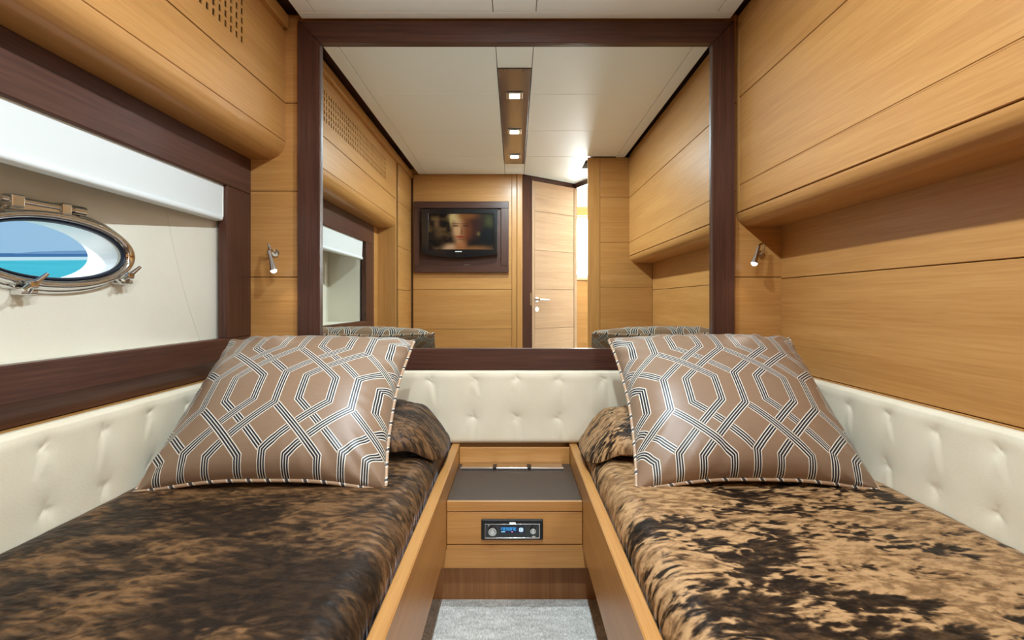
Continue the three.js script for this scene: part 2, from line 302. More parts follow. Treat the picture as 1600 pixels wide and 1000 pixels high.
{ // daylit window at the end of the passage, over the cabinet
  const w = thing('window_2', 'bright daylit window over the passage cabinet', 'window', [0.93, 1.21, 3.70]); w.userData.kind = 'structure';
  obj('window_frame', [bx(0.634, 1.23, 1.20, 1.225, 3.69, 3.72, 'x', 0.002), bx(0.634, 1.23, 1.835, 1.858, 3.69, 3.72, 'x', 0.002), bx(0.634, 0.65, 1.225, 1.835, 3.69, 3.72, 'y', 0.002), bx(1.21, 1.23, 1.225, 1.835, 3.69, 3.72, 'y', 0.002)], M.white, w);
  obj('window_pane', bx(0.65, 1.21, 1.225, 1.835, 3.70, 3.712, 'x', 0), new THREE.MeshStandardMaterial({ color: '#ffffff', emissive: DAY, emissiveIntensity: 0.85 }), w);
  const ra = new THREE.RectAreaLight(DAY, END_WINDOW_INTENSITY, 0.54, 0.59); ra.position.set(0.93, 1.53, 3.688); ra.lookAt(0.93, 1.53, 0); scene.add(ra);
}
// ---------------------------------------------------------------- ceiling
{
  const c = struct('ceiling', [bx(-1.2, 1.2, 2.062, 2.12, -0.12, 2.25, 'x', 0), bx(-1.2, 0.5, 2.062, 2.12, 2.25, 2.62, 'x', 0), plan([[0.5, 2.25], [0.83, 2.25], [0.58, 2.83], [0.50, 2.88]], 2.062, 2.12)], M.wenge, 'cream ceiling of flat panels around a central light strip', 'ceiling');
  const gap = 0.0014, P = (x0, x1, z0, z1) => obj('panel', bx(x0 + gap, x1 - gap, YC, 2.062, z0 + gap, z1 - gap, 'x', 0.0018), M.ceiling, c);
  P(-0.812, 0.823, 0.024, 0.072);
  P(-0.812, -0.746, 0.072, 2.448); P(0.757, 0.823, 0.072, ZW + 0.02);
  const zs = [0.072, 0.718, 1.306, 1.90];
  for (let i = 0; i < 3; i++) { P(-0.746, -0.080, zs[i], zs[i + 1]); P(0.080, 0.757, zs[i], zs[i + 1]); }
  P(-0.746, -0.080, 1.90, 2.448); P(-0.080, 0.080, 0.072, 0.408); P(-0.080, 0.080, 2.104, 2.448);
  obj('panel', plan([[0.0814, 1.9014], [0.542, 1.9014], [0.542, 2.25], [0.80, 2.25], [0.553, 2.81], [0.0814, 2.449]], YC, 2.062), M.ceiling, c);
  obj('panel', bx(-0.90, -0.812, YC + 0.006, 2.062, 2.44, 2.448, 'x', 0), M.wood, c);
}
// light strip and its three downlights
{
  const s = obj('ceiling_light_strip', bx(-0.077, 0.077, YC - 0.004, 2.06, 0.411, 2.101, 'z', 0.002), M.wengeGloss);
  tag(s, 'glossy dark wood strip down the ceiling that holds the downlights', 'light strip');
  const glow = new THREE.MeshStandardMaterial({ color: '#ffffff', emissive: new THREE.Color(1, 0.93, 0.78), emissiveIntensity: 4 });
  const where = ['nearest the mirror wall', 'in the middle of the strip', 'nearest the television bulkhead'];
  [0.715, 1.295, 1.863].forEach((z, i) => {
    const y = YC - 0.004, d = thing('ceiling_downlight', 'square chrome ceiling downlight, the one ' + where[i], 'downlight', [0, y, z], 'downlights in the ceiling strip');
    const fr = []; for (const [a, b, e, f] of [[-0.042, 0.042, -0.042, -0.026], [-0.042, 0.042, 0.026, 0.042], [-0.042, -0.026, -0.026, 0.026], [0.026, 0.042, -0.026, 0.026]]) fr.push(bx(a, b, y - 0.007, y, z + e, z + f, 'x', 0.0015));
    obj('bezel', fr, M.steel, d);
    obj('lamp_lens', bx(-0.026, 0.026, y - 0.003, y, z - 0.026, z + 0.026, 'x', 0), glow, d);
    const l = new THREE.RectAreaLight(new THREE.Color(0.82, 0.97, 1.06), DOWNLIGHT_INTENSITY, 0.05, 0.05); l.position.set(0, y - 0.009, z); l.rotation.x = -Math.PI / 2; scene.add(l);
  });
}

// ---------------------------------------------------------------- mirror in its dark frame
{
  const m = thing('wall_mirror', 'large rectangular mirror in a dark wenge frame on the bulkhead', 'mirror', [0, 0.68, 0]);
  const x0 = -0.829, x1 = 0.841, y0 = 0.681, y1 = 2.014, a0 = -0.744, a1 = 0.756, b0 = 0.762, b1 = 1.9305, f = 0.022;
  obj('mirror_glass', bx(a0 - 0.01, a1 + 0.01, b0 - 0.01, b1 + 0.01, -0.002, 0.004, 'x', 0), M.mirror, m);
  // mitred members with a small inner bevel
  const mem = (pts, ax) => { const g = new THREE.ExtrudeGeometry(shapeOf(pts), { depth: f + 0.002, bevelEnabled: true, bevelThickness: 0.0025, bevelSize: 0.002, bevelOffset: -0.002, bevelSegments: 1 }); g.translate(0, 0, -0.004); return grain(g.index ? g.toNonIndexed() : g, ax); };
  obj('frame_member', mem([[x0, y1], [x1, y1], [a1, b1], [a0, b1]], 'x'), M.wenge, m);
  obj('frame_member', mem([[x0, y0], [x1, y0], [a1, b0], [a0, b0]].reverse(), 'x'), M.wenge, m);
  obj('frame_member', mem([[x0, y0], [x0, y1], [a0, b1], [a0, b0]].reverse(), 'y'), M.wenge, m);
  obj('frame_member', mem([[x1, y0], [x1, y1], [a1, b1], [a1, b0]], 'y'), M.wenge, m);
}

// ---------------------------------------------------------------- dark window surround on the hull side
{
  const w = thing('window_surround', 'wide dark wenge surround framing the recess with the porthole', 'window frame', [XL, 0.68, 0.9]);
  const X1 = -1.050, zo0 = -0.004, zo1 = 1.803, zi0 = 0.168, zi1 = 1.602, yo0 = 0.681, yo1 = 1.4895, yi0 = 0.812, yi1 = 1.353;
  obj('frame_member', sweepZ([[X1, yi1], [XL - 0.004, yi1], [XL, yi1 + 0.004], [XL, yo1], [X1, yo1]], zo0, zo1), M.wenge, w);
  // lower member: flat band, then a face that turns back toward the wall
  obj('frame_member', sweepZ([[X1, yi0], [X1, yo0], [XL - 0.022, yo0], [XL, 0.737], [XL, yi0 - 0.004], [XL - 0.004, yi0]], zo0, zo1, 'z', 0.2), M.wenge, w);
  obj('frame_member', bx(X1, XL, yi0 - 0.001, yi1 + 0.001, zo0, zi0, 'y', 0.002), M.wenge, w);
  obj('frame_member', bx(X1, XL, yi0 - 0.001, yi1 + 0.001, zi1, zo1, 'y', 0.002), M.wenge, w);
}
{ // roller blind cassette
  const b = thing('roller_blind', 'white roller blind cassette at the top of the porthole recess', 'blind', [-1.05, 1.23, 0.85]);
  obj('cassette', sweepZ([[-1.062, 1.356], [-1.062, 1.243], [-1.034, 1.243], [-1.030, 1.356]].reverse(), 0.176, 1.56), M.blind, b);
  obj('bottom_bar', grain(rbox(-1.060, -1.026, 1.226, 1.246, 0.174, 1.562, 0.009, 4), 'z'), M.blind, b);
  obj('end_cap', bx(-1.062, -1.030, 1.24, 1.352, 0.168, 0.175, 'y', 0.002), M.white, b);
}
{ // porthole
  const p = thing('window_1', 'oval polished steel opening porthole with the sea outside', 'porthole', [-1.15, PY, PZ]); p.userData.kind = 'structure';
  const ring = (a0, b0, a1, b1, x0, x1, round) => {            // oval ring between two ovals, bulging by round
    const N = 96, K = 10, pos = [], idx = [];
    for (let i = 0; i < N; i++) { const t = i / N * 2 * Math.PI; for (let k = 0; k <= K; k++) { const s = k / K, e = Math.pow(Math.sin(Math.PI * s), 0.6); pos.push(mix(x0, x1, e), PY + mix(b0, b1, s) * Math.sin(t), PZ + mix(a0, a1, s) * Math.cos(t)); } }
    for (let i = 0; i < N; i++) for (let k = 0; k < K; k++) { const a = i * (K + 1) + k, b = ((i + 1) % N) * (K + 1) + k; idx.push(a, b, a + 1, b, b + 1, a + 1); }
    const g = new THREE.BufferGeometry(); g.setAttribute('position', new THREE.Float32BufferAttribute(pos, 3)); g.setIndex(idx); g.computeVertexNormals(); return grain(flare(g), 'z', [0, 0]);
  };
  const fl = gs => flare(toCreasedNormals(merged(gs), 0.7));
  const sm = M.chrome.clone(); sm.side = THREE.DoubleSide;
  const gm = M.gasket.clone(); gm.side = THREE.DoubleSide;
  obj('outer_flange', ring(PA + 0.006, PB + 0.006, PA + 0.038, PB + 0.032, -1.063, -1.051), sm, p);
  obj('sash_ring', ring(PA - 0.004, PB - 0.004, PA + 0.027, PB + 0.022, -1.051, -1.037), sm, p);
  obj('gasket', ring(PA - 0.011, PB - 0.010, PA - 0.003, PB - 0.003, -1.055, -1.045), gm, p);
  { const g = new THREE.CircleGeometry(1, 72); g.scale(PA - 0.004, PB - 0.004, 1); g.rotateY(Math.PI / 2); g.translate(-1.051, PY, PZ); obj('window_pane', flare(g), M.pane, p); }
  // hinge above
  const HZ = PZ + 0.03, hy = PY + PB + 0.030, h = obj('hinge', fl([rbox(-1.061, -1.033, hy - 0.018, hy + 0.012, HZ + 0.055, HZ + 0.085, 0.004, 2), rbox(-1.061, -1.033, hy - 0.018, hy + 0.012, HZ - 0.055, HZ - 0.03, 0.004, 2), rbox(-1.059, -1.041, hy - 0.022, hy - 0.004, HZ - 0.05, HZ + 0.08, 0.003, 2)]), M.steel, p);
  obj('pin', fl([cyl([-1.045, hy, HZ - 0.088], [-1.045, hy, HZ + 0.10], 0.0085, 0.0085, 20), cyl([-1.045, hy, HZ - 0.095], [-1.045, hy, HZ - 0.062], 0.012, 0.012, 20)]), M.chrome, h);
  // screw latches below
  for (const z of [0.558, 0.815]) {
    const t = Math.acos(clamp((z - PZ) / (PA + 0.02), -1, 1)), y = PY - (PB + 0.016) * Math.sin(t);
    const l = obj('latch', fl([rbox(-1.063, -1.035, y - 0.026, y - 0.006, z - 0.014, z + 0.014, 0.005, 2), cyl([-1.035, y - 0.018, z - 0.018], [-1.035, y - 0.018, z + 0.018], 0.006, 0.006, 16), cyl([-1.035, y - 0.018, z], [-1.019, y + 0.004, z], 0.0065, 0.006, 16)]), M.chrome, p);
    obj('wing_nut', fl([rbox(-1.031, -1.015, y - 0.010, y + 0.008, z - 0.010, z + 0.010, 0.005, 2), cyl([-1.023, y + 0.004, z - 0.006], [-1.015, y + 0.026, z - 0.026], 0.006, 0.004, 12), cyl([-1.023, y - 0.002, z + 0.006], [-1.017, y - 0.014, z + 0.028], 0.006, 0.004, 12)]), M.chrome, l);
  }
}

// ---------------------------------------------------------------- overhead lockers
{
  const XF = -0.884, c = thing('overhead_locker', 'rounded golden wood overhead locker with an air grille above the porthole recess', 'locker', [-0.95, 1.49, 0.96]);
  obj('carcass', bx(HX + 0.001, XF - 0.06, 1.558, 2.0, 0.001, ZW, 'z', 0), M.groove, c);
  const nose = [...arc(-0.956, 1.556, 0.072, 0.066, 0, -Math.PI / 2, 14), [HX + 0.001, 1.490], [HX + 0.001, 1.556]].reverse();
  obj('nose', sweepZ(nose, 0.0005, ZW, 'z', 0.5), M.wood, c);
  obj('panel', bx(XF - 0.013, XF, 1.5585, 1.7065, 0.0005, ZW, 'z', 0.0014), M.wood, c);
  // grille panel, every slot cut through
  const s = shapeOf([[0.0005, 1.7095], [ZW, 1.7095], [ZW, 1.984], [0.0005, 1.984]]);
  for (let i = 0; i < 40; i++) for (let j = 0; j < 5; j++) {
    const z = 0.327 + i * 0.0325, y = 1.792 + j * 0.0303, h = new THREE.Path();
    h.moveTo(z - 0.0062, y - 0.0105); h.lineTo(z - 0.0062, y + 0.0105); h.lineTo(z + 0.0062, y + 0.0105); h.lineTo(z + 0.0062, y - 0.0105); h.closePath(); s.holes.push(h);
  }
  const g = new THREE.ExtrudeGeometry(s, { depth: 0.0035, bevelEnabled: false });
  g.applyMatrix4(new THREE.Matrix4().makeBasis(new THREE.Vector3(0, 0, 1), new THREE.Vector3(0, 1, 0), new THREE.Vector3(-1, 0, 0))); g.translate(XF, 0, 0);
  const gp = obj('grille_panel', grain(g.index ? g.toNonIndexed() : g, 'z'), M.wood, c); gp.userData.label = 'wood panel pierced by five rows of air slots';
  obj('duct', bx(XF - 0.059, XF - 0.050, 1.72, 1.98, 0.01, 1.90, 'z', 0), M.black, gp);
  obj('top_trim', bx(-1.0, -0.862, 1.985, 2.034, 0.024, 2.449, 'z', 0.002), M.wood, c);
}
{
  const XF = 0.855, c = thing('overhead_locker', 'long golden wood overhead locker with panelled doors above the right-hand bed', 'locker', [0.95, 1.23, 0.96]);
  obj('carcass', bx(XF + 0.016, XR - 0.001, 1.285, 2.04, 0.001, ZW, 'z', 0), M.groove, c);
  obj('nose', sweepZ([...arc(0.907, 1.2795, 0.052, 0.0495, Math.PI, 1.5 * Math.PI, 12), [XR - 0.0005, 1.230], [XR - 0.0005, 1.2795]], 0.0005, ZW, 'z', 0.5), M.wood, c);
  obj('stile', bx(XF, XF + 0.016, 1.2835, 2.034, 0.0005, 0.026, 'y', 0.0015), M.wood, c);
  const door = obj('door', bx(XF + 0.006, XF + 0.016, 1.2838, 2.034, 0.028, ZW, 'z', 0), M.groove, c);
  for (const [a, b] of [[1.284, 1.3815], [1.386, 1.716], [1.719, 2.004], [2.006, 2.034]]) obj('panel', bx(XF, XF + 0.010, a, b, 0.028, ZW, 'z', 0.0014), M.wood, door);
  obj('panel', bx(XF + 0.0015, XF + 0.010, 1.3822, 1.3853, 0.028, ZW, 'z', 0), M.wood, door);
}

// ---------------------------------------------------------------- wardrobes at the feet of the beds
{
  const w = thing('wardrobe', 'tall golden wood wardrobe end at the foot of the right-hand bed', 'wardrobe', [0.8, 0, 2.08]);
  obj('carcass', plan([[0.548, ZW + 0.014], [XR - 0.001, ZW + 0.014], [XR - 0.001, 2.25], [0.61, 2.25]], 0, 2.016, 'y'), M.wood, w);
  obj('stile', bx(0.545, 0.636, 0.002, 2.018, ZW, ZW + 0.014, 'y', 0.0016), M.wood, w);
  for (const [a, b] of [[0.002, 0.38], [0.38, 0.712], [0.712, 1.050], [1.050, 1.386], [1.386, 1.722], [1.722, 2.018]]) obj('panel', bx(0.638, XR - 0.001, a + 0.001, b - 0.001, ZW, ZW + 0.014, 'x', 0.0014), M.wood, w);
  const v = thing('wardrobe', 'narrow golden wood wardrobe beside the television bulkhead', 'wardrobe', [-0.97, 0, 2.2]);
  obj('carcass', bx(HX + 0.001, -0.894, 0, 1.984, 1.955, ZB, 'y', 0), M.groove, v);
  obj('end_panel', bx(HX + 0.001, -0.884, 0.0, 1.984, ZW + 0.0005, 1.934, 'y', 0.0015), M.wood, v);
  obj('gap_strip', bx(-0.93, -0.905, 0.0, 1.984, 1.934, 1.955, 'y', 0), M.dark, v);
  const dr = obj('door', bx(-0.894, -0.886, 0.01, 1.982, 1.957, ZB - 0.005, 'y', 0), M.groove, v);
  for (const [a, b] of [[0.012, 0.372], [0.372, 0.706], [0.706, 1.034], [1.034, 1.362], [1.362, 1.700], [1.700, 1.982]]) obj('panel', bx(-0.886, -0.874, a + 0.001, b - 0.001, 1.958, ZB - 0.006, 'z', 0.0014), M.wood, dr);
}

// ---------------------------------------------------------------- tufted padding round the beds
function padded(name, label, origin, udir, W, y0, y1, normal, cols, rows) {
  // grid in (u along the wall, y), pushed out along normal; pulled in at every tuft
  const T = 0.036, NU = Math.round(W / 0.0065), NV = 52, pos = [], uv = [], idx = [];
  for (let j = 0; j <= NV; j++) for (let i = 0; i <= NU; i++) {
    const u = i / NU * W, y = mix(y0, y1, j / NV);
    const e = Math.min(y1 - y, 0.030) / 0.030, eb = Math.min(y - y0, 0.02) / 0.02, ex = Math.min(u, W - u, 0.006) / 0.006;
    let d = T * (0.55 + 0.45 * Math.sqrt(clamp(1 - (1 - e) ** 2))) * (0.7 + 0.3 * Math.sqrt(clamp(1 - (1 - eb) ** 2))) * (0.9 + 0.1 * ex);
    if (y1 - y < 0.010) d += 0.002 * Math.sin((y1 - y) / 0.010 * Math.PI);                      // piped top edge
    for (let c = 0; c < cols.length; c++) for (let r = 0; r < rows.length; r++) {
      const jx = (hash(c, r, 3) - 0.5) * 0.008, jy = (hash(c, r, 4) - 0.5) * 0.012, du = u - cols[c] - jx, dy = y - rows[r] - jy, rr = Math.hypot(du, dy);
      if (rr > 0.13) continue;
      const an = Math.atan2(dy, du), star = 1 + 0.5 * Math.cos(3 * an + hash(c, r, 5) * 6) * Math.exp(-rr / 0.03);
      d -= 0.0068 * Math.exp(-Math.pow(rr / 0.017, 1.15)) * star + 0.0030 * Math.exp(-Math.pow(rr / 0.05, 2));
      // slack fold running down from the tuft
      const lean = (hash(c, r, 6) - 0.5) * 0.5, len = 0.05 + 0.06 * hash(c, r, 7), f = clamp(-dy / len);
      if (dy < 0 && f < 1) d += 0.0024 * Math.sin(Math.PI * f) * Math.exp(-(((du + lean * dy) / 0.013) ** 2)) - 0.0025 * Math.sin(Math.PI * f) * Math.exp(-(((du + lean * dy - 0.014) / 0.009) ** 2));
    }
    d += 0.0022 * (fbm(u * 14 + 40, y * 9 + 7, 91, 3) - 0.5);
    pos.push(origin[0] + udir[0] * u + normal[0] * d, y, origin[2] + udir[2] * u + normal[2] * d); uv.push(u, y);
  }
  const W1 = NU + 1;
  for (let j = 0; j < NV; j++) for (let i = 0; i < NU; i++) { const a = j * W1 + i; idx.push(a, a + 1, a + W1, a + 1, a + W1 + 1, a + W1); }
  const g = new THREE.BufferGeometry(); g.setAttribute('position', new THREE.Float32BufferAttribute(pos, 3)); g.setAttribute('uv', new THREE.Float32BufferAttribute(uv, 2)); g.setIndex(idx); g.computeVertexNormals();
  if (g.attributes.normal.getX(0) * normal[0] + g.attributes.normal.getZ(Math.floor(W1 * NV / 2)) * normal[2] < 0) { for (let k = 0; k < idx.length; k += 3) [idx[k], idx[k + 1]] = [idx[k + 1], idx[k]]; g.setIndex(idx); g.computeVertexNormals(); }
  const t = thing(name, label, 'padding', [origin[0] + udir[0] * W / 2, y0, origin[2] + udir[2] * W / 2], 'tufted cream padding around the beds');
  obj('cushioned_face', g, M.leather, t);
  const n = normal, a = [origin[0], origin[2]], b = [origin[0] + udir[0] * W, origin[2] + udir[2] * W];
  obj('backing', bx(Math.min(a[0], b[0], a[0] + n[0] * 0.016, b[0] + n[0] * 0.016), Math.max(a[0], b[0], a[0] + n[0] * 0.016, b[0] + n[0] * 0.016), y0, y1 - 0.002, Math.min(a[1], b[1], a[1] + n[2] * 0.016, b[1] + n[2] * 0.016), Math.max(a[1], b[1], a[1] + n[2] * 0.016, b[1] + n[2] * 0.016), 'x', 0), M.leather, t);
}
{
  const cb = []; for (let k = -6; k <= 6; k++) cb.push(0.979 + 0.0058 + k * 0.1635 + 0.0);
  padded('headboard', 'cream tufted leather headboard pad under the mirror', [-0.979, 0, 0.004], [1, 0, 0], 1.986, 0.404, 0.679, [0, 0, 1], cb.map(x => x - 0.0), [0.503, 0.646]);
  const cs = []; for (let z = 0.088; z < 1.85; z += 0.1605) cs.push(z);
  padded('bunk_bolster', 'cream tufted leather side pad along the hull beside the left-hand bed', [XL + 0.002, 0, 0.044], [0, 0, 1], 1.865, 0.38, 0.681, [1, 0, 0], cs.map(z => z), [0.500, 0.636]);
  padded('bunk_bolster', 'cream tufted leather side pad along the wood wall beside the right-hand bed', [XR - 0.002, 0, 0.044], [0, 0, 1], 1.865, 0.38, 0.681, [-1, 0, 0], cs.map(z => z + 0.02), [0.500, 0.636]);
}

// ---------------------------------------------------------------- beds
function makeBed(s, name) {             // s = -1 left, 1 right
  const side = s < 0 ? 'left-hand bed beside the porthole' : 'right-hand bed under the long locker';
  const xi = 0.2078, xo = 0.238, xw = s < 0 ? 0.978 : 0.988;
  const b = thing('bed', 'built-in single bed with a golden wood side rail, the ' + side, 'bed', [s * 0.6, 0, 0.98]);
  const rail = obj('side_rail', bx(s * xi, s * xo, 0.185, 0.402, 0.02, 1.905, 'z', 0.003), M.wood, b);
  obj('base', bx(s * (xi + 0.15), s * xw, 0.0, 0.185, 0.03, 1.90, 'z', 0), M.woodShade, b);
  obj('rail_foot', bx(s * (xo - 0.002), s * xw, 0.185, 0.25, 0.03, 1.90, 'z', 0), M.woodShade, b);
  obj('mattress', grain(rbox(Math.min(s * (xo + 0.022), s * (xw - 0.008)), Math.max(s * (xo + 0.022), s * (xw - 0.008)), 0.25, 0.435, 0.05, 1.895, 0.03, 3), 'x', [0, 0]), M.white, b);
  // bedspread: one draped sheet, tucked inside the rail
  const NX = 110, NZ = 220, pos = [], uv = [], idx = [], r = 0.062, top = s < 0 ? 0.472 : 0.462;
  const x1 = xw - 0.001, x0 = xo + 0.004, flat = x1 - (x0 + r), arcL = r * Math.PI / 2, drop = 0.07, LT = flat + arcL + drop;
  for (let j = 0; j <= NZ; j++) for (let i = 0; i <= NX; i++) {
    const z = mix(0.046, 1.902, j / NZ), q = Math.pow(i / NX, 0.8) * LT;
    let x, y, nx = 0, ny = 1;
    const wob = 0.010 * (fbm(z * 9 + 5, 3.3, 71 + s, 3) - 0.5);
    if (q < flat) { x = x1 - q; y = top; const t = q / 0.05; if (t < 1) y -= 0.010 * (1 - t) ** 2; }
    else if (q < flat + arcL) { const a = (q - flat) / r; x = x0 + r - r * Math.sin(a); y = top - r + r * Math.cos(a); nx = -Math.sin(a); ny = Math.cos(a); }
    else { x = x0; y = top - r - (q - flat - arcL); nx = -1; ny = 0; }
    const edge = smooth(flat - 0.05, flat + 0.03, q), tuck = 1 - smooth(flat + arcL - 0.02, flat + arcL + 0.03, q);
    let h = 0.006 * (fbm(x * 7 + 20, z * 6 + 20, 73 + s, 4) - 0.5) + 0.007 * edge * tuck * (fbm(q * 10, z * 26, 75 + s, 3) - 0.5) + 0.0035 * (fbm(x * 30, z * 24 + q * 10, 77 + s, 3) - 0.5) * tuck;
    x += nx * h - (edge * tuck) * Math.max(0, -wob) ; y += ny * h;
    x = Math.max(x, x0 - 0.002);
    pos.push(s * x, y, z); uv.push(q * 0.92 + 0.03, z * 0.5 + 0.02);
  }
  const W1 = NX + 1;
  for (let j = 0; j < NZ; j++) for (let i = 0; i < NX; i++) { const a = j * W1 + i; if (s < 0) idx.push(a, a + W1, a + 1, a + 1, a + W1, a + W1 + 1); else idx.push(a, a + 1, a + W1, a + 1, a + W1 + 1, a + W1); }
  const g = new THREE.BufferGeometry(); g.setAttribute('position', new THREE.Float32BufferAttribute(pos, 3)); g.setAttribute('uv', new THREE.Float32BufferAttribute(uv, 2)); g.setIndex(idx); g.computeVertexNormals();
  const sp = obj('bedspread', g, s < 0 ? M.velvetLeft : M.velvetRight);
  tag(sp, s < 0 ? 'dark brown crushed velvet bedspread on the bed beside the porthole' : 'golden brown crushed velvet bedspread with black patches on the right-hand bed', 'bedspread', 'crushed velvet bedspreads');
}
makeBed(-1); makeBed(1);

function velvetPillow(s) {
  const N = 80, Mv = 60, pos = [], uv = [], idx = [], cx = s * 0.595, hx = 0.372, cz = 0.285, hz = 0.222, y0 = s < 0 ? 0.472 : 0.462, H = 0.132;
  const P = (k, th) => { // superellipse outline, k = 0 centre .. 1 rim
    const c = Math.cos(th), n = Math.sin(th), e = 0.55; return [hx * k * Math.sign(c) * Math.pow(Math.abs(c), e), hz * k * Math.sign(n) * Math.pow(Math.abs(n), e)];
  };
  const NR = 40, NT = 128;
  const layer = (up) => {
    const base = pos.length / 3;
    for (let i = 0; i <= NR; i++) { const k = Math.sin(i / NR * Math.PI / 2); for (let j = 0; j < NT; j++) {
      const th = j / NT * 2 * Math.PI; let [x, z] = P(k, th);
      const f = Math.pow(clamp(1 - Math.pow(k, 2.6)), 0.5);
      const wr = (fbm(x * 11 + 30, z * 11 + 30, 81 + s, 3) - 0.5) * 0.034 * (0.35 + k) * (up ? 1 : 0) * f + 0.012 * (up ? 1 : 0) * f * (fbm(x * 40 + 9, z * 40 + 9, 85 + s, 3) - 0.5);
      let y = y0 + 0.030 + (up ? f * (H - 0.030) : -f * 0.024) + wr;
      const out = -s * x; // toward the aisle
      const dr = smooth(0.27, 0.375, out); y -= dr * 0.052; 
      pos.push(cx + x, y, cz + z); uv.push((x + hx) * 1.7 + 0.1 + (up ? 0 : 0.3), (z + hz) * 1.0 + 0.35);
    } }
    for (let i = 0; i < NR; i++) for (let j = 0; j < NT; j++) { const a = base + i * NT + j, b = base + i * NT + (j + 1) % NT, c = a + NT, d = b + NT; if (up) idx.push(a, b, c, b, d, c); else idx.push(a, c, b, b, c, d); }
  };
  layer(true); layer(false);
  const g = new THREE.BufferGeometry(); g.setAttribute('position', new THREE.Float32BufferAttribute(pos, 3)); g.setAttribute('uv', new THREE.Float32BufferAttribute(uv, 2)); g.setIndex(idx); g.computeVertexNormals();
  tag(obj('velvet_pillow', g, s < 0 ? M.velvetLeft : M.velvetRight), s < 0 ? 'plump dark velvet pillow behind the patterned cushion by the porthole' : 'plump golden brown velvet pillow behind the patterned cushion on the right-hand bed', 'pillow', 'crushed velvet pillows');
}
velvetPillow(-1); velvetPillow(1);

// ---------------------------------------------------------------- patterned cushions
const cushionMat = (() => {
  const S = 1024, cv = document.createElement('canvas'); cv.width = cv.height = S; const c = cv.getContext('2d');
  const metres = 0.60, k = S / metres, W = 0.197 * k, w = 0.2 * W, P = 1.16 * W, a = 0.27 * W, b = 0.21 * W;
  const BASE = '#8b6f58'; c.fillStyle = BASE; c.fillRect(0, 0, S, S);
  const rr = rng(3); for (let i = 0; i < 5000; i++) { c.fillStyle = rr() < 0.5 ? 'rgba(168,134,108,0.10)' : 'rgba(118,88,68,0.10)'; c.fillRect(rr() * S, rr() * S, 30 + rr() * 90, 1.2); }
  const u = 0.0162 * W, bands = [[7.6, BASE], [6.5, '#e6ddce'], [5.1, '#24242c'], [2.75, '#ddd4c4'], [1.25, '#24242c']];
  const line = (pts) => { c.lineJoin = 'miter'; c.lineCap = 'butt'; for (const [wd, col] of bands) { c.strokeStyle = col; c.lineWidth = wd * u; c.beginPath(); pts.forEach(([x, y], i) => i ? c.lineTo(x, y) : c.moveTo(x, y)); c.stroke(); } };
  const xo = S * 0.5, yo = S * 0.60;
  const rowsN = [-4, -3, -2, -1, 0, 1, 2, 3], colsN = [-4, -3, -2, -1, 0, 1, 2, 3];
  const DR = [], DL = [];
  for (const i of colsN) for (const j of rowsN) {
    const X = xo + i * W, Y = yo + j * P;
    DR.push([[X, Y], [X, Y + a], [X + W / 2 + w, Y + P - b], [X + W / 2 + w, Y + P]]);                 // bar end to the far side of the next hexagon
    DR.push([[X + W / 2 - w, Y], [X + W / 2 - w, Y + b], [X + W, Y + P - a], [X + W, Y + P]]);
    DL.push([[X, Y], [X, Y + a], [X - W / 2 - w, Y + P - b], [X - W / 2 - w, Y + P]]);
    DL.push([[X - W / 2 + w, Y], [X - W / 2 + w, Y + b], [X - W, Y + P - a], [X - W, Y + P]]);
  }
  DR.forEach(line); DL.forEach(line);
  // weave: at every other crossing the first family passes over again
  for (const i of colsN) for (const j of rowsN) {
    const X = xo + (i + 0.5) * W, Y = yo + j * P, half = P / 2;
    const s = (P - a - b) / (W / 2 + w), yMid = Y + half;
    for (const [cx, cy] of [[X, Y + P - b - s * w], [X - W / 2 + (half - a) / s, yMid]]) {
      c.save(); c.beginPath(); c.rect(cx - 0.085 * W, cy - 0.085 * W, 0.17 * W, 0.17 * W); c.clip(); DR.forEach(line); c.restore();
    }
  }
  const t = new THREE.CanvasTexture(cv); t.colorSpace = THREE.SRGBColorSpace; t.wrapS = t.wrapT = THREE.RepeatWrapping;
  return new THREE.MeshPhysicalMaterial({ map: t, roughness: 0.40, specularIntensity: 0.75, sheen: 0.25, sheenRoughness: 0.4, sheenColor: new THREE.Color(0.9, 0.85, 0.85), side: THREE.DoubleSide });
})();
const pipeMat = (() => { const t = texture(128, 16, (u, v) => { const q = (u * 6 + v) % 1, a = Math.floor((u * 6 + v) % 6); return a % 3 === 0 ? (q < 0.25 || q > 0.8 ? rgb(226, 214, 196) : rgb(62, 54, 52)) : rgb(176, 142, 112); }); t.repeat.set(26, 1); return new THREE.MeshStandardMaterial({ map: t, roughness: 0.45 }); })();
